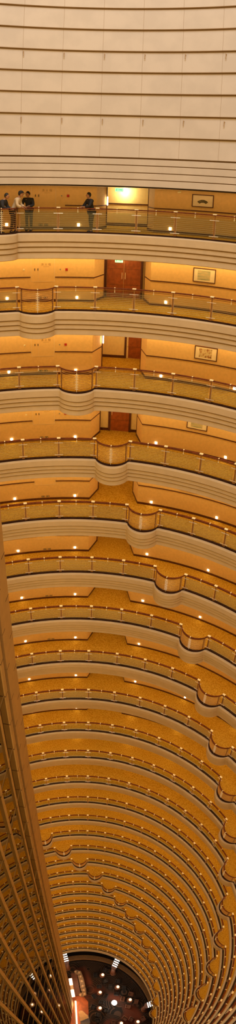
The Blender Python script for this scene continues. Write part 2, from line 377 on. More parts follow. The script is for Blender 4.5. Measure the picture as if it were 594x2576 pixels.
b = bmesh.new(); tube(b, (0, 0, .05), (0, 0, 1.0), .014, n=8); [tube(b, (-.07, 0, .2 + i * .075), (.07, 0, .2 + i * .075), .014, n=6) for i in range(10)]; BALM = mesh_of('bright_baluster', b, M['steel'])
def hpos(k, j): return P(k, ang(k, j), 0, 0)
for k in range(NL):
    j0, j1 = JMIN[k], JMAX[k]
    root = empty('balcony_railing', (T[k][1], T[k][2], T[k][3] - 1.05), 0, 'curved brass and glass railing with wooden handrail, %s gallery from the top' % ORD[k], 'railing', 'gallery railings around the atrium')
    base = Vector(root.location)
    js = jsamples(k)
    def child(name, bm_or_me, m=None, parent=root, p=None, rz=0, s=None):
        if isinstance(bm_or_me, bpy.types.Mesh): o = bpy.data.objects.new(name, bm_or_me)
        else:
            bmesh.ops.translate(bm_or_me, verts=bm_or_me.verts, vec=-base); o = bpy.data.objects.new(name, mesh_of(name, bm_or_me, m))
        COL.objects.link(o); o.parent = parent
        if p is not None: o.location = p
        o.rotation_euler = (0, 0, rz)
        if s: o.scale = s
        return o
    child('handrail', sweep(k, js, [(-.045, -.045), (-.052, -.02), (-.04, .0), (.04, .0), (.052, -.02), (.045, -.045)], closed=True), M['rail'])
    child('under_rail', sweep(k, js, [(-.012, -.11), (-.012, -.085), (.012, -.085), (.012, -.11)], closed=True), M['brass'])
    child('kerb_rail', sweep(k, js, [(-.07, -1.03), (-.07, -.975), (.05, -.975), (.05, -1.09), (-.07, -1.09)], closed=True), M['kerb'])
    for j in range(j0, j1 + 1):
        a = ang(k, j); pt = child('post', POST, p=P(k, a, 0) - base, rz=-a)
        child('post_cap', CAP, parent=pt)
        if k < 12:
            for zc in (.19, .82): child('glass_clamp', CLAMP, parent=pt, p=(0, 0, zc))
    for b_ in range(j0, j1):
        am = ang(k, b_ + .5); R = T[k][0]; half = T[k][5] / 2; chord = 2 * R * math.sin(half); sag = R * (1 - math.cos(half))
        if b_ in bulges(k):
            child('rail_bracket', BRK, p=P(k, am, 0, 0, 'floor', True) - base, rz=-am)
            bm = bmesh.new()
            jj = [b_ + .06 + .88 * i / 20 for i in range(21)]
            for i in range(10):
                h = .20 + i * .075
                for ja, jb in zip(jj, jj[1:]): tube(bm, P(k, ang(k, ja), .01, h, 'floor', True), P(k, ang(k, jb), .01, h, 'floor', True), .012, n=5)
            for q in (.08, .92):
                pq = P(k, ang(k, b_ + q), .01, 0, 'floor', True); tube(bm, pq + Vector((0, 0, .15)), pq + Vector((0, 0, .92)), .014, n=6)
            child('bar_grille', bm, M['bargold'])
            for q in (.10, .90):
                aa = ang(k, b_ + q); child('baluster', BAL, p=P(k, aa, .01, 0, 'floor', True) - base, rz=-aa)
            child('bright_baluster', BALM, p=P(k, am, .0, 0, 'floor', True) - base, rz=-am)
        else:
            child('rail_bracket', BRK, p=P(k, am, 0) - base, rz=-am)
            child('glass_panel', GLASS, p=P(k, am, -sag) - base, rz=-am, s=(chord - .14, 1, 1))
            if k < 9: child('wire_grille', WIRE, p=P(k, am, -sag) - base, rz=-am, s=(chord - .06, 1, 1))

# ------------------------------------------------------------------ things on the corridor walls
bm = bmesh.new(); box(bm, -.044, .044, -.03, .0, -.05, .05, bev=.012); box(bm, -.055, .055, -.012, .0, -.062, .062, 1, bev=.004)
STEP = mesh_of('step_light', bm, [M['step'], M['cream']])
STEPN = {-.53: 'at the far left', -.22: 'left of the hydrant cabinet', .028: 'between cabinet and doorway', .345: 'right of the doorway', .62: 'beyond the picture', .93: 'far right'}
for k in range(0, 11):
    for a0, wd in STEPN.items():
        if ang(k, JMIN[k]) < a0 < ang(k, JMAX[k]):
            o = place('step_light', STEP, loc=P(k, a0, WOFF - .001, .20 if k < 5 else .25), rz=-a0)
            tag(o, 'white step light %s, %s gallery from the top' % (wd, ORD[k]), 'light', 'step lights along the corridors')
def text_mesh(s, size, ext=.003):
    c = bpy.data.curves.new('txt', 'FONT'); c.body = s; c.size = size; c.extrude = ext; c.align_x = 'CENTER'; c.align_y = 'CENTER'
    o = bpy.data.objects.new('txt', c); COL.objects.link(o); dg = bpy.context.evaluated_depsgraph_get()
    me = bpy.data.meshes.new_from_object(o.evaluated_get(dg)); bpy.data.objects.remove(o)
    me.transform(Matrix.Rotation(PI / 2, 4, 'X')); return me
CH = text_mesh('消 火 栓', .13); CH.materials.clear(); CH.materials.append(M['char'])
for k in range(0, 7):
    ac = -.0935; r = empty('fire_hydrant_cabinet', P(k, ac, WOFF, .92), -ac, 'flush cream fire hydrant cabinet, %s gallery from the top' % ORD[k], 'cabinet', 'fire hydrant cabinets')
    bm = bmesh.new(); w = .52
    box(bm, -w, w, -.012, .01, 0, 1.02, bev=.004); link('body', bm, M['cabinet'], r)
    bm = bmesh.new()
    for x0, x1, z0, z1 in ((-w - .01, w + .01, 1.02, 1.035), (-w - .01, w + .01, -.012, 0), (-w - .012, -w, 0, 1.02), (w, w + .012, 0, 1.02), (-.20, -.192, .02, 1.0)): box(bm, x0, x1, -.018, .0, z0, z1)
    link('frame', bm, M['char'] if 0 else M['ceil'], r)
    for x in (-.36, -.22):
        bm = bmesh.new(); box(bm, x - .02, x + .02, -.03, -.01, .50, .60, bev=.006); link('handle', bm, M['socket'], r)
    place('lettering', CH, r, (.14, -.016, .77))
    bm = bmesh.new(); box(bm, .02, .28, -.016, -.01, .665, .675); link('caption_line', bm, M['char'], r)
    for x in (.18,):
        pass
    # alarm, call point, thermostat
    for aa, m, sz, nm, lb, ct in ((-.010, 'redbox', .055, 'fire_alarm_box', 'small square red fire alarm box', 'alarm'), (-.032, 'grey', .032, 'call_button', 'small round grey call button', 'button'), (-.160, 'cream', .038, 'light_switch', 'small cream light switch', 'switch')):
        bm = bmesh.new()
        if ct == 'button': tube(bm, (0, 0, 0), (0, -.03, 0), sz, n=16); tube(bm, (0, -.03, 0), (0, -.035, 0), sz * .5, n=12)
        else: box(bm, -sz, sz, -.03, 0, -sz, sz, bev=.008); box(bm, -sz * .5, sz * .5, -.036, -.03, -sz * .5, sz * .5, bev=.002)
        o = link(nm, bm, M[m], loc=P(k, aa, WOFF - .001, 1.47), rz=-aa)
        tag(o, '%s near the hydrant cabinet, %s gallery from the top' % (lb, ORD[k]), ct, lb.split()[-2] + ' fittings on the corridor walls')
for k in range(0, 8):
    for aa, wd in ((-.103, 'left'), (-.084, 'right')):
        bm = bmesh.new(); box(bm, -.085, .085, -.012, 0, -.045, .045, bev=.004)
        for s in (-1, 1): box(bm, s * .04 - .02, s * .04 + .02, -.016, -.011, -.02, .02, 1)
        o = link('wall_socket', bm, [M['socket'], M['cream']], loc=P(k, aa, WOFF - .001, .19), rz=-aa)
        tag(o, '%s dark wall socket low below the cabinet, %s gallery from the top' % (wd, ORD[k]), 'socket', 'wall sockets')
def picture(k, ac, h0, h1, w, artm, label, fan=False):
    r = empty('framed_picture', P(k, ac, WOFF - .002, h0), -ac, label, 'picture', 'framed pictures on the corridor walls'); H = h1 - h0; t = .035
    bm = bmesh.new()
    for x0, x1, z0, z1 in ((-w / 2, w / 2, 0, t), (-w / 2, w / 2, H - t, H), (-w / 2, -w / 2 + t, t, H - t), (w / 2 - t, w / 2, t, H - t)): box(bm, x0, x1, -.04, 0, z0, z1, bev=.006)
    link('frame', bm, M['dark'], r)
    bm = bmesh.new(); box(bm, -w / 2 + t, w / 2 - t, -.02, -.005, t, H - t); link('mount', bm, M['mount'], r)
    bm = bmesh.new()
    if fan:
        V = []
        for i in range(13):
            q = math.radians(-50 + 100 * i / 12)
            V.append([bm.verts.new((rr * math.sin(q) * 1.15, -.024, H * .5 - .22 + rr * math.cos(q))) for rr in (.15, .27)])
        fs = [bm.faces.new((A[0], B[0], B[1], A[1])) for A, B in zip(V, V[1:])]
        bmesh.ops.solidify(bm, geom=fs, thickness=.004)
    else: box(bm, -w * .30, w * .26, -.024, -.018, H * .16, H * .84)
    link('painting', bm, artm, r)
picture(0, .452, 1.22, 1.76, .94, M['art_fan'], 'dark framed picture of a painted fan on the topmost gallery wall', True)
picture(1, .475, 1.26, 1.88, 1.00, M['art_land'], 'dark framed green landscape painting on the second gallery wall from the top')
picture(2, .504, 1.28, 1.90, 1.05, M['art_flower'], 'dark framed red flower painting on the third gallery wall from the top')
picture(3, .498, 1.30, 1.92, 1.00, M['art_land'], 'dark framed picture cut off by the balcony above, fourth gallery from the top')
picture(4, .498, 1.30, 1.92, 1.00, M['art_land'], 'framed picture showing only its dark bottom edge, fifth gallery from the top')

def door(name, k, a0, a1, off, H, leaves, kind_label):
    am = (a0 + a1) / 2; w = 2 * (T[k][0] + off) * math.sin((a1 - a0) / 2)
    r = bpy.data.objects.new(name, None); COL.objects.link(r); r.location = P(k, am, off - .03); r.rotation_euler = (0, 0, -am); r['kind'] = 'structure'
    bm = bmesh.new()
    for x0, x1, z0, z1 in ((-w / 2 - .10, -w / 2, 0, H + .08), (w / 2, w / 2 + .10, 0, H + .08), (-w / 2, w / 2, H, H + .08)): box(bm, x0, x1, -.05, .06, z0, z1, bev=.008)
    link('door_frame', bm, M['dark'], r)
    lw = w / leaves
    for i in range(leaves):
        x0 = -w / 2 + i * lw + .006; x1 = x0 + lw - .012
        bm = bmesh.new(); box(bm, x0, x1, 0, .045, .01, H - .01, bev=.004)
        for zz in (.62, 1.38): box(bm, x0, x1, -.003, .0, zz, zz + .012, 1)
        lf = link('door_leaf', bm, [M['door'], M['dark']], r)
        hx = (x1 - .07) if (i == 0 and leaves == 2) else (x0 + .07)
        bm = bmesh.new(); tube(bm, (hx, -.06, .92), (hx, -.06, 1.22), .012, n=8)
        for zz in (.94, 1.2): tube(bm, (hx, 0, zz), (hx, -.06, zz), .008, n=8)
        link('handle', bm, M['cap'], lf)
door('door_1', 1, .127, .243, 2.83, ceil_h(1) - .10, 2, '')
door('door_2', 2, .196, .250, 4.33, 2.1, 1, '')
door('door_3', 3, .157, .226, 2.95, 2.1, 1, '')

def exit_sign(k, a, off, h, label):
    r = empty('exit_sign', P(k, a, off, h), -a, label, 'sign', 'green exit signs')
    bm = bmesh.new(); box(bm, -.18, .18, -.03, .03, -.02, .14, bev=.012); link('sign_box', bm, M['exit'], r)
    bm = bmesh.new()
    ball(bm, (-.11, -.034, .10), .012, n=8); tube(bm, (-.11, -.034, .09), (-.12, -.034, .055), .009, n=6); tube(bm, (-.12, -.034, .055), (-.10, -.034, .02), .006, n=6); tube(bm, (-.12, -.034, .055), (-.145, -.034, .03), .006, n=6); tube(bm, (-.115, -.034, .08), (-.085, -.034, .065), .006, n=6)
    tube(bm, (-.03, -.034, .065), (.10, -.034, .065), .007, n=6); tube(bm, (.10, -.034, .065), (.07, -.034, .09), .007, n=6); tube(bm, (.10, -.034, .065), (.07, -.034, .04), .007, n=6)
    link('pictogram', bm, M['exitmark'], r)
    for x in (-.1, .1): bm = bmesh.new(); tube(bm, (x, 0, .13), (x, 0, .30), .006, n=6); link('hanger', bm, M['steel'], r)
exit_sign(0, .168, 1.2, 1.74, 'lit green exit sign hanging over the opening of the topmost gallery')
exit_sign(1, .172, 2.0, 1.83, 'lit green exit sign hanging over the double doors of the second gallery')

def wall_lamp(k, a, off, h, label):
    r = empty('wall_lamp', P(k, a, off, h), -a, label, 'lamp', 'tall wall lamps in the openings')
    bm = bmesh.new(); tube(bm, (0, -.06, 0), (0, -.06, .34), .030, .030, n=12); ball(bm, (0, -.06, .34), .03, n=10); ball(bm, (0, -.06, 0), .03, n=10); link('glass_tube', bm, M['lamp'], r, smooth=True)
    bm = bmesh.new(); box(bm, -.02, .02, -.03, .0, .10, .24, bev=.006); link('bracket', bm, M['brass'], r)
wall_lamp(0, .1225, 2.60, 1.08, 'tall white glowing wall lamp at the left side of the topmost opening')
wall_lamp(2, .1235, 2.60, 1.33, 'white glowing wall lamp at the left side of the third gallery opening')
def point(name, loc, e, col, r=.08):
    l = bpy.data.lights.new(name, 'POINT'); l.energy = e; l.color = col; l.shadow_soft_size = r; o = bpy.data.objects.new(name, l); COL.objects.link(o); o.location = loc
point('opening_downlight', P(0, .172, 3.75, 1.66), 48, (1, .80, .44))
for k_, e_ in ((1, 8), (2, 26), (3, 10), (4, 14), (5, 10), (6, 8)): point('opening_downlight', P(k_, .18, 3.6 if k_ not in (1, 3) else 2.3, ceil_h(k_) - .25), e_, (1, .72, .32))
# security camera under the top slot
r = empty('security_camera', P(0, .395, .12, 1.86), -.395, 'small pale security camera under the edge above the topmost gallery', 'camera')
bm = bmesh.new(); tube(bm, (0, 0, .0), (0, 0, .07), .012, n=8); link('bracket', bm, M['cream'], r)
bm = bmesh.new(); tube(bm, (-.07, -.02, -.03), (.06, .01, .0), .035, n=12); link('housing', bm, M['cream'], r)

# ------------------------------------------------------------------ people on the top gallery
def skin_mesh(name, joints, bones, mat_, parent, sub=2):
    names = list(joints); idx = {n: i for i, n in enumerate(names)}
    me = bpy.data.meshes.new(name); me.from_pydata([joints[n][0] for n in names], [(idx[a], idx[b_]) for a, b_ in bones], [])
    o = bpy.data.objects.new(name, me); COL.objects.link(o)
    md = o.modifiers.new('s', 'SKIN'); md.use_smooth_shade = True
    for i, n in enumerate(names):
        rr = joints[n][1]; rr = rr if isinstance(rr, tuple) else (rr, rr)
        me.skin_vertices[0].data[i].radius = rr; me.skin_vertices[0].data[i].use_root = (i == 0)
    md2 = o.modifiers.new('u', 'SUBSURF'); md2.levels = sub; md2.render_levels = sub
    dg = bpy.context.evaluated_depsgraph_get(); m2 = bpy.data.meshes.new_from_object(o.evaluated_get(dg)); m2.name = name
    bpy.data.objects.remove(o); m2.materials.clear(); m2.materials.append(mat_)
    for p in m2.polygons: p.use_smooth = True
    return place(name, m2, parent)
def person(loc, rz, label, top, lean=.12, armL=None, armR=None, head_turn=0, head_tilt=.0, height=1.7, hat=False, bag=False, stance=.12):
    s = height / 1.72
    root = empty('person', loc, rz, label, 'person', 'people at the topmost railing')
    def V(x, y, z): return (x * s, y * s, z * s)
    l = lean                                                     # leans towards local -y
    J = {'pelvis': (V(0, 0, .95), (.13, .10)), 'waist': (V(0, -.03 * l / .12, 1.08), (.125, .09)), 'chest': (V(0, -l * .75, 1.27), (.15, .105)), 'shoulders': (V(0, -l * 1.1, 1.40), (.12, .085)),
         'neck': (V(0, -l * 1.25, 1.49), .048), 'skullbase': (V(0, -l * 1.45, 1.54), .052)}
    B = [('pelvis', 'waist'), ('waist', 'chest'), ('chest', 'shoulders'), ('shoulders', 'neck'), ('neck', 'skullbase')]
    for sd, nm in ((-1, 'l'), (1, 'r')):
        st = stance if sd > 0 else -stance * .9; sy = -.05 if sd > 0 else .06
        J['hip' + nm] = (V(sd * .09, 0, .90), .088); J['knee' + nm] = (V(st, -.03 + sy * .5, .49), .058); J['ankle' + nm] = (V(st, sy, .09), .040); J['toe' + nm] = (V(st + sd * .02, sy - .14, .035), .034)
        B += [('pelvis', 'hip' + nm), ('hip' + nm, 'knee' + nm), ('knee' + nm, 'ankle' + nm), ('ankle' + nm, 'toe' + nm)]
        el, ha = (armL if sd < 0 else armR) or ((sd * .25, .03 - l * .7, 1.12), (sd * .26, -.06 - l * .4, .88))
        sh = (sd * .185, -l * 1.05, 1.395)
        J['sh' + nm] = (V(*sh), .055); J['el' + nm] = (V(*el), .042); J['wr' + nm] = (V(*ha), .028)
        d = Vector(ha) - Vector(el); d.normalize()
        side = d.cross(Vector((0, 0, 1))); side = side.normalized() if side.length > .2 else Vector((1, 0, 0))
        dn = d.cross(side).normalized(); palm = Vector(ha) + d * .075
        J['pm' + nm] = (V(*palm), (.036, .018))
        B += [('shoulders', 'sh' + nm), ('sh' + nm, 'el' + nm), ('el' + nm, 'wr' + nm), ('wr' + nm, 'pm' + nm)]
        for f in range(4):
            of = side * ((f - 1.5) * .019); L_ = (.070, .082, .076, .060)[f]; cz = Vector((0, 0, -1)) * .02
            J['k%d' % f + nm] = (V(*(palm + of + d * .022)), .0095); J['m%d' % f + nm] = (V(*(palm + of * 1.1 + d * (.022 + L_ * .55) + cz * .5)), .0085); J['t%d' % f + nm] = (V(*(palm + of * 1.1 + d * (.022 + L_ * .9) + cz * 1.6)), .0075)
            B += [('pm' + nm, 'k%d' % f + nm), ('k%d' % f + nm, 'm%d' % f + nm), ('m%d' % f + nm, 't%d' % f + nm)]
        th = side * (-.045 if sd > 0 else .045)
        J['th' + nm] = (V(*(palm + th - d * .02)), .011); J['tt' + nm] = (V(*(palm + th * 1.15 + d * .03)), .009)
        B += [('pm' + nm, 'th' + nm), ('th' + nm, 'tt' + nm)]
    body = skin_mesh('body', J, B, M['skin'], root, 1)
    # head joined into the body mesh
    bm = bmesh.new(); bm.from_mesh(body.data)
    hc = Vector(V(0, -l * 1.55 - .012, 1.615)); rot = Matrix.Rotation(head_turn, 3, 'Z') @ Matrix.Rotation(head_tilt, 3, 'X')
    def hp(x, y, z): return hc + rot @ (Vector((x, y, z)) * s)
    ball(bm, hc, .098 * s, (.80, .98, 1.16), 18, rot=rot); ball(bm, hp(0, -.028, -.05), .062 * s, (.92, 1, 1.05), 14, rot=rot)
    tube(bm, hp(0, -.088, .015), hp(0, -.114, -.022), .009 * s, .016 * s, 8); ball(bm, hp(0, -.106, -.026), .015 * s, n=8)
    for sd in (-1, 1): ball(bm, hp(sd * .080, .004, -.005), .026 * s, (.4, .8, 1.2), 8, rot=rot)
    for f in bm.faces: f.smooth = True
    bm.to_mesh(body.data); bm.free()
    for sd in (-1, 1): bm = bmesh.new(); ball(bm, hp(sd * .030, -.089, .012), .0095 * s, (1.3, .6, .7), 8); link('eye', bm, M['hair'], body)
    bm = bmesh.new(); ball(bm, hp(0, -.091, -.062), .018 * s, (1.2, .35, .35), 10); link('mouth', bm, M['redbox'], body)
    bm = bmesh.new(); ball(bm, hp(0, .016, .022), .108 * s, (.86, .96, 1.06), 18, rot=rot)
    bmesh.ops.bisect_plane(bm, geom=bm.verts[:] + bm.edges[:] + bm.faces[:], plane_co=hp(0, -.045, .045), plane_no=rot @ Vector((0, -1, -.75)), clear_outer=True)
    if hat:
        lathe_c = hp(0, 0, .06)
    link('hair', bm, M['hair'], body, smooth=True)
    if hat:
        bm = bmesh.new(); ball(bm, hp(0, .0, .05), .112 * s, (.9, 1.02, .80), 18, rot=rot)
        bmesh.ops.bisect_plane(bm, geom=bm.verts[:] + bm.edges[:] + bm.faces[:], plane_co=hp(0, 0, .045), plane_no=rot @ Vector((0, 0, -1)), clear_outer=True)
        ball(bm, hp(0, -.13, .048), .07 * s, (1, 1, .13), 14, rot=rot); link('cap', bm, M['black'], body, smooth=True)
    # clothing
    g = .018
    def sub(keys, extra=0): return {q: (J[q][0], tuple(v + g + extra for v in J[q][1]) if isinstance(J[q][1], tuple) else J[q][1] + g + extra) for q in keys}
    kk = ['waist', 'pelvis', 'chest', 'shoulders', 'shl', 'ell', 'wrl', 'shr', 'elr', 'wrr']
    S = sub(kk, .010); S['neckb'] = ((J['shoulders'][0][0], J['neck'][0][1] * .96, 1.455 * s), .07); S['hem'] = (V(0, .0, .84), (.165, .125))
    skin_mesh('jacket' if top != 'shirt' else 'shirt', S, [('waist', 'chest'), ('waist', 'pelvis'), ('pelvis', 'hem'), ('chest', 'shoulders'), ('shoulders', 'neckb'), ('shoulders', 'shl'), ('shl', 'ell'), ('ell', 'wrl'), ('shoulders', 'shr'), ('shr', 'elr'), ('elr', 'wrr')], M[top], body, 1)
    kk = ['pelvis', 'hipl', 'kneel', 'anklel', 'hipr', 'kneer', 'ankler']; S = sub(kk)
    skin_mesh('trousers', S, [('pelvis', 'hipl'), ('hipl', 'kneel'), ('kneel', 'anklel'), ('pelvis', 'hipr'), ('hipr', 'kneer'), ('kneer', 'ankler')], M['trous'] if top != 'black' else M['black'], body, 1)
    for nm in 'lr':
        a_, t_ = Vector(J['ankle' + nm][0]), Vector(J['toe' + nm][0]); bm = bmesh.new()
        ball(bm, Vector(((a_.x + t_.x) / 2, (a_.y + t_.y) / 2 - .01, .045)), .05, (.95, 2.5, .9), 14); ball(bm, a_ - Vector((0, -.01, .03)), .05, (1, 1.1, 1), 12); link('shoe', bm, M['shoe'], body, smooth=True)
    if bag:
        bm = bmesh.new(); box(bm, .14 * s, .24 * s, -.04, .2, .80 * s, 1.02 * s, bev=.02); tube(bm, (.19 * s, .08, 1.0 * s), (-.05 * s, -l, 1.47 * s), .012); bo = link('shoulder_bag', bm, M['bag'], root)
    return root
zf = -1.05
rest = 1.08
# rotation: local -y is the facing direction; rz 0 faces the atrium centre from the far side
a = ang(0, -.14)
person(P(0, a, .42 - bul(0, -.14)), -a + 1.15, 'person in a cream shirt and dark cap bending over the topmost railing', 'shirt', .20, ((-.24, -.24, 1.16), (-.16, -.40, 1.09)), ((.24, -.25, 1.16), (.15, -.42, 1.09)), .25, .12, 1.70, hat=True)
a = ang(0, .29)
person(P(0, a, .80), -a - .45, 'person with black hair and dark blue jacket standing beside the cream shirted person', 'navy', .10, ((-.27, -.20, 1.14), (-.15, -.40, 1.13)), ((.27, -.18, 1.14), (.16, -.38, 1.12)), -.35, .15, 1.66)
a = ang(0, -.55)
person(P(0, a, .42 - bul(0, -.55)), -a + 1.0, 'person in a dark jacket leaning on the railing, cut by the left picture edge', 'navy', .26, ((-.22, -.34, 1.14), (-.10, -.50, 1.10)), ((.24, -.34, 1.14), (.12, -.54, 1.10)), 0, .1, 1.62)
a = ang(0, 1.84)
person(P(0, a, .42), -a - 1.05, 'person in black standing alone with arms resting on the topmost railing', 'black', .10, ((-.24, -.26, 1.14), (-.10, -.42, 1.12)), ((.25, -.24, 1.15), (.14, -.42, 1.13)), -.25, .0, 1.66)

# ------------------------------------------------------------------ lattice screen of the lift shaft on the left
WS = 4.2; BETA = math.radians(10); dS = Vector((math.sin(BETA), math.cos(BETA), 0)); nS = Vector((-math.cos(BETA), math.sin(BETA), 0))
base = nS * WS
ZB, ZT = -111.9, 12.0
scr = empty('lattice_screen', base + Vector((0, 0, ZB)), -BETA, 'tall tan lattice screen of beams and cross bars left of the atrium', 'screen')
# local x = nS reversed (towards the atrium, +x), y = along dS
def lb(bm, y0, y1, x0, x1, z0, z1, mi=0): box(bm, x0, x1, y0, y1, z0 - ZB, z1 - ZB, mi)
for i in range(9):
    y = -.60 + 1.17 * i + .0
    bm = bmesh.new(); lb(bm, y - .08, y + .08, -.17, 0, ZB, ZT)
    for q in range(28): lb(bm, y - .084, y + .084, -.174, .004, -1.9 - 3.6 * q, -1.86 - 3.6 * q, 1)
    link('beam', bm, [M['beam'], M['jointdark']], scr)
bm = bmesh.new(); lb(bm, 9.90, 10.04, -.13, 0, ZB, ZT)
for q in range(28): lb(bm, 9.896, 10.044, -.134, .004, -1.9 - 3.6 * q, -1.86 - 3.6 * q, 1)
link('beam', bm, [M['beam'], M['jointdark']], scr)
bm = bmesh.new()
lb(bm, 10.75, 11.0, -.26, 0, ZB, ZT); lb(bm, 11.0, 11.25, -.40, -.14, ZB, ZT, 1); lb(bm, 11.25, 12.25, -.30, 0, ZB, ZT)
for q in range(56): lb(bm, 10.74, 11.0, -.265, .004, -1.9 - 1.8 * q, -1.87 - 1.8 * q, 2); lb(bm, 11.25, 11.55, -.305, .004, -2.8 - 1.8 * q, -2.77 - 1.8 * q, 2); lb(bm, 11.9, 12.254, -.305, .004, -1.9 - 1.8 * q, -1.87 - 1.8 * q, 2)
link('corner_column', bm, [M['beam'], M['beamside'], M['jointdark']], scr)
ys_ = [-.60 + 1.17 * i for i in range(9)] + [9.97, 10.75]
for y0, y1 in zip(ys_, ys_[1:]): bm = bmesh.new(); lb(bm, y0 + .07, y1 - .07, -.036, -.024, ZB, ZT); link('glass_sheet', bm, M['tint'], scr)
for q in range(29):
    bm = bmesh.new(); zz = -1.88 - 3.6 * q - 3.6; lb(bm, -3.5, 10.75, -.09, -.05, zz - .03, zz + .03); link('cross_bar', bm, M['transom'], scr)

# ------------------------------------------------------------------ hotel lobby at the bottom
ZL = -112.0; LC = Vector((-.4, 10.2, 0))
def disc(name, r0, r1, z, m, n=96):
    bm = bmesh.new(); V = [(bm.verts.new((r0 * math.cos(2 * PI * i / n), r0 * math.sin(2 * PI * i / n), 0)), bm.verts.new((r1 * math.cos(2 * PI * i / n), r1 * math.sin(2 * PI * i / n), 0))) for i in range(n)] if r0 > 0 else None
    if V:
        for i in range(n): A, B = V[i], V[(i + 1) % n]; bm.faces.new((A[0], A[1], B[1], B[0]))
    else: bmesh.ops.create_circle(bm, cap_ends=True, radius=r1, segments=n)
    return link(name, bm, m, loc=(LC.x, LC.y, z), kind='structure')
disc('floor', 0, 9.75, ZL, M['lobbycarpet'])
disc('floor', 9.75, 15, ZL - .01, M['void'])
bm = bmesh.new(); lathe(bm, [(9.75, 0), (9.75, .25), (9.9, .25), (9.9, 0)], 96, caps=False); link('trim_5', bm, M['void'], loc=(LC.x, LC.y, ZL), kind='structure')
bm = bmesh.new(); lathe(bm, [(10.1, 0), (10.1, 1.1), (10.75, 1.1), (10.75, 0)], 96, caps=False); link('trim_6', bm, M['tan'], loc=(LC.x, LC.y, ZL), kind='structure')
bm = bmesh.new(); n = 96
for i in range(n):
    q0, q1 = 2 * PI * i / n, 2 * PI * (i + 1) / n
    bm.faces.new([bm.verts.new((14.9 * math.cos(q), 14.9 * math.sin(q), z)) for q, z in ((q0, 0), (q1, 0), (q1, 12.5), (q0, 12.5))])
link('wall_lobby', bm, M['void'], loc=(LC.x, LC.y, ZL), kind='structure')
bm = bmesh.new(); lathe(bm, [(9.52, 0), (9.52, 1.2), (9.62, 1.2), (9.62, 0)], 96, caps=False); link('trim_7', bm, M['fascia'], loc=(T[27][1], T[27][2], T[27][3] - 3.25), kind='structure')

def spot_in(x, y, rmax=9.2):
    d = Vector((x, y, 0)) - LC; d.z = 0
    if d.length > rmax: d *= rmax / d.length
    return LC.x + d.x, LC.y + d.y
# tall lantern columns standing at the rim
for (x, y), wd in (((-2.7, 18.95), 'beside the lattice column'), ((4.45, 17.75), 'at the far rim right of the centre'), ((8.7, 11.2), 'at the right rim of the lobby'), ((-7.6, 16.6), 'seen through the lattice screen')):
    x, y = spot_in(x, y, 9.3); r = empty('lantern_column', (x, y, ZL), -math.atan2(x - LC.x, y - LC.y), 'tall lobby lantern column with stacked glowing white bars, %s' % wd, 'lamp', 'lantern columns in the lobby')
    bm = bmesh.new(); lathe(bm, [(.50, 0), (.50, .35), (.36, .5), (.34, 5.6), (.42, 5.8)], 20); link('shaft', bm, M['furnbrown'], r)
    for q in range(6):
        bm = bmesh.new(); z0 = 6.1 + q * .62; y0 = .10 + q * .24; box(bm, -.40, .40, y0, y0 + .13, z0, z0 + .12, bev=.02); link('light_bar', bm, M['bar'], r)
    bm = bmesh.new(); tube(bm, (0, .05, 5.7), (0, 1.45, 9.4), .09, .07, 10); link('spine', bm, M['furnbrown'], r)
# white globe lamp in the middle
r = empty('globe_lamp', (4.2, 12.6, ZL), 0, 'large glowing white globe lamp standing in the middle of the lobby', 'lamp')
bm = bmesh.new(); lathe(bm, [(.30, 0), (.30, .05), (.05, .09), (.04, .9), (.16, .95)], 20); link('stand', bm, M['brass'], r)
bm = bmesh.new(); ball(bm, (0, 0, 1.35), .42, n=24); M['globe'] = mat('globe_glass', (1, 1, .95), .4, emit=(1, .93, .80), es=12, var=.01); link('globe', bm, M['globe'], r, smooth=True)
def table(x, y, lab, cloth=False, rad=.42, h=.55):
    r = empty('lounge_table', (x, y, ZL), 0, lab, 'table', 'lounge tables')
    bm = bmesh.new(); lathe(bm, [(.22, 0), (.22, .04), (.05, .08), (.05, h - .06)], 16); link('pedestal', bm, M['furn'], r)
    bm = bmesh.new(); lathe(bm, [(rad, h - .05), (rad + .01, h - .02), (rad, h)], 24); link('table_top', bm, M['cloth' if cloth else 'furnbrown'], r); return h
def lamp(x, y, z, lab):
    r = empty('table_lamp', (x, y, z), 0, lab, 'lamp', 'small glowing lobby lamps')
    bm = bmesh.new(); lathe(bm, [(.12, 0), (.10, .03), (.02, .06), (.02, .28)], 12); link('lamp_base', bm, M['brass'], r)
    bm = bmesh.new(); lathe(bm, [(.22, .24), (.24, .28), (.17, .56), (.08, .60)], 16); link('lamp_shade', bm, M['lampwarm'], r, smooth=False)
    bm = bmesh.new(); ball(bm, (0, 0, .60), .11, n=12); link('bulb', bm, M['lamp'], r, smooth=True)
def armchair(x, y, rz, m, lab):
    r = empty('armchair', (x, y, ZL), rz, lab, 'chair', 'armchairs in the lobby lounge')
    bm = bmesh.new(); box(bm, -.27, .27, -.30, .24, .16, .42, bev=.05); link('seat', bm, m, r)
    bm = bmesh.new(); box(bm, -.34, .34, .20, .34, .16, .84, bev=.05); link('backrest', bm, m, r)
    for s in (-1, 1):
        bm = bmesh.new(); box(bm, s * .34 - .06, s * .34 + .06, -.30, .28, .14, .60, bev=.04); link('armrest', bm, m, r)
        for yy in (-.24, .26): bm = bmesh.new(); tube(bm, (s * .28, yy, 0), (s * .28, yy, .18), .03, n=8); link('leg', bm, M['furn'], r)
CL = [(2.7, 17.4, 'far centre', 'furn', 3), (4.9, 15.2, 'beside the far lantern column', 'furn', 4), (2.1, 14.5, 'left of the far tables', 'furn', 3), (6.6, 12.9, 'near the right lantern column', 'furnbrown', 4), (7.4, 9.2, 'at the right rim', 'furnbrown', 3), (4.9, 9.2, 'in the near right of the lobby', 'furnbrown', 3),
      (1.9, 11.9, 'in the near centre', 'furn', 4), (1.8, 9.0, 'lowest in the centre', 'furn', 3), (-5.6, 15.2, 'behind the upper lattice', 'furn', 3), (-6.9, 11.6, 'behind the lower lattice', 'furn', 3)]
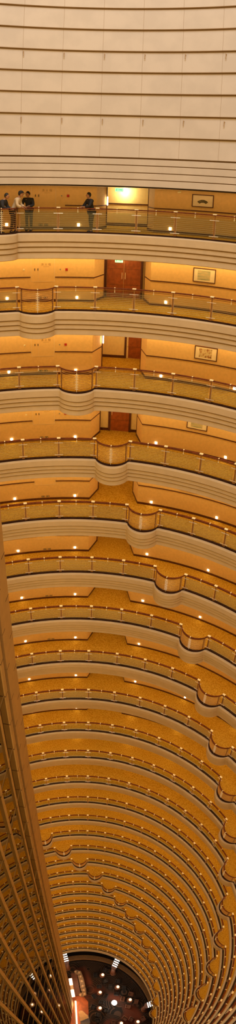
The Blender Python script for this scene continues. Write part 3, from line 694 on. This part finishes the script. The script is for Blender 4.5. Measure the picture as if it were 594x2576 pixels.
for x, y, wd, m, n in CL:
    h = table(x, y, 'low round lounge table %s' % wd); lamp(x + .1, y + .05, ZL + h, 'small glowing lamp on the lounge table %s' % wd)
    for q in range(n):
        t = 2 * PI * q / n + x; armchair(x + 1.05 * math.sin(t), y + 1.05 * math.cos(t), -t, M[m], '%s armchair around the lounge table %s' % ('black' if m == 'furn' else 'brown', wd))
for x, y, wd in ((-5.3, 17.6, 'nearest the far rim'), (-3.9, 18.0, 'next to the lattice corner'), (-4.3, 12.6, 'in the middle of the lattice'), (-8.3, 12.8, 'at the left picture edge'), (-4.4, 8.6, 'lowest behind the lattice'), (-8.0, 14.6, 'between two beams on the left')):
    x, y = spot_in(x, y); h = table(x, y, 'small cloth covered table %s' % wd, True, .4, .7); lamp(x, y, ZL + h, 'small glowing lamp %s' % wd)
# buffet counter with dishes
r = empty('buffet_counter', (-1.0, 16.2, ZL), 0, 'curved marble buffet counter crowded with dishes at the left of the lobby', 'counter')
path = [(-.75 + 1.0, 1.85), (.30, 1.1), (.46, .3), (.55, -.5), (.66, -1.2), (.76, -1.8)]; path = [(-.45, 1.95), (.1, 1.80)] + path[1:] + [(.1, -1.95)]
bm = bmesh.new()
def ribbon(bm, pts, w, z0, z1):
    V = []
    for i, p in enumerate(pts):
        a_, b2 = Vector(pts[max(0, i - 1)]), Vector(pts[min(len(pts) - 1, i + 1)]); d = (b2 - a_).normalized(); n_ = Vector((-d.y, d.x)) * w / 2; c = Vector(p)
        V.append([bm.verts.new((q.x, q.y, z)) for q, z in ((c - n_, z0), (c + n_, z0), (c + n_, z1), (c - n_, z1))])
    for A, B in zip(V, V[1:]):
        for i in range(4): bm.faces.new((A[i], A[(i + 1) % 4], B[(i + 1) % 4], B[i]))
    bm.faces.new(V[0]); bm.faces.new(list(reversed(V[-1])))
ribbon(bm, path, .60, 0, .90); link('counter_body', bm, M['marble'], r)
bm = bmesh.new(); ribbon(bm, path, .76, .90, .96); link('counter_top', bm, M['marble'], r)
dish_names = ['nearest the far end', 'at the far bend', 'on the upper straight', 'in the middle of the counter', 'on the lower straight', 'before the near bend', 'at the near bend', 'at the near end']
b = bmesh.new(); lathe(b, [(.08, 0), (.14, .03), (.19, .09), (.17, .09), (.08, .04), (.0, .04)], 16); DISH = mesh_of('serving_dish', b, M['plate'])
allp = [path[0], path[1], path[2], path[3], path[4], path[5], path[6], path[7]]
for (x, y), wd in zip(allp, dish_names): tag(place('serving_dish', DISH, loc=(-1.0 + x, 16.2 + y, ZL + .96)), 'pale serving dish on the curved buffet counter, %s' % wd, 'dish', 'serving dishes on the buffet')
# lit display counter next to the column
r = empty('display_counter', (-2.15, 15.6, ZL), .12, 'long glowing white display counter beside the lattice column', 'counter')
bm = bmesh.new(); box(bm, -.30, .30, -1.7, 1.6, 0, .75, bev=.03); link('base', bm, M['barwood'], r)
for y0, y1 in ((-1.65, -.45), (.35, 1.45)): bm = bmesh.new(); box(bm, -.26, .26, y0, y1, .75, 1.15, bev=.05); link('lit_case', bm, M['counter'], r)
bm = bmesh.new(); box(bm, -.24, .24, -.40, .30, .75, .98, bev=.05); link('middle_case', bm, M['cloth'], r)
# pale wooden bar floor and lit bar front
bm = bmesh.new(); bm.faces.new([bm.verts.new((x, y, 0)) for x, y in ((-3.9, 8.3), (.1, 8.3), (.25, 13.2), (-.5, 14.2), (-3.6, 14.4))]); link('floor', bm, M['barwood'], loc=(0, 0, ZL + .012), kind='structure')
bm = bmesh.new(); bm.faces.new([bm.verts.new((x, y, 0)) for x, y in ((-2.0, 14.2), (-.85, 14.2), (-1.3, 18.1), (-2.2, 18.1))]); link('floor', bm, M['furnbrown'], loc=(0, 0, ZL + .012), kind='structure')
r = empty('bar_front', (-1.68, 11.2, ZL), 0, 'tall glowing bar front along the lattice column at the picture bottom', 'bar')
bm = bmesh.new(); box(bm, -.14, .14, -2.6, 2.1, 0, 1.05, bev=.03); link('body', bm, M['counter'], r)
bm = bmesh.new(); box(bm, -.22, -.08, -2.65, 2.15, 1.05, 1.12, bev=.02); link('bar_top', bm, M['cloth'], r)
# grand piano
r = empty('grand_piano', (-.45, 10.4, ZL), .12, 'pale lacquered grand piano on the wooden lobby floor', 'piano')
out = [(-.72, -.85), (.72, -.85), (.72, -.1), (.66, .35), (.40, .62), (.18, .95), (-.05, 1.25), (-.42, 1.38), (-.70, 1.2), (-.72, .6)]
def slab(bm, pts, z0, z1):
    f = bm.faces.new([bm.verts.new((x, y, z0)) for x, y in pts]); e = bmesh.ops.extrude_face_region(bm, geom=[f]); bmesh.ops.translate(bm, verts=[v for v in e['geom'] if isinstance(v, bmesh.types.BMVert)], vec=(0, 0, z1 - z0))
bm = bmesh.new(); slab(bm, out, .62, .96); link('case', bm, M['piano'], r)
bm = bmesh.new(); slab(bm, [(x * .98, y * .98) for x, y in out if y > -.5] + [(-.70, -.4)], .98, 1.01); bmesh.ops.rotate(bm, verts=bm.verts, cent=(-.7, 0, .98), matrix=Matrix.Rotation(math.radians(-22), 3, 'Y')); link('lid', bm, M['cloth'], r)
bm = bmesh.new(); box(bm, -.62, .62, -.98, -.78, .70, .74, bev=.01); link('keyboard', bm, M['cream'], r)
for x, y in ((-.58, -.65), (.58, -.65), (-.3, 1.1)): bm = bmesh.new(); tube(bm, (x, y, 0), (x, y, .64), .04, .06); link('leg', bm, M['piano'], r)
point('globe_glow', (4.2, 12.6, ZL + 2.6), 90, (1, .85, .65), .4)
point('bar_glow', (-1.2, 12.6, ZL + 3.2), 300, (1, .46, .16), .5)
point('buffet_glow', (-1.2, 16.3, ZL + 2.8), 130, (1, .60, .32), .4)
point('lounge_glow', (6.5, 11.0, ZL + 3), 60, (1, .6, .35), .4)
point('lounge_glow', (3.6, 16.3, ZL + 3), 60, (1, .6, .35), .4)
point('lounge_glow', (-5.5, 14, ZL + 3), 60, (1, .65, .4), .4)
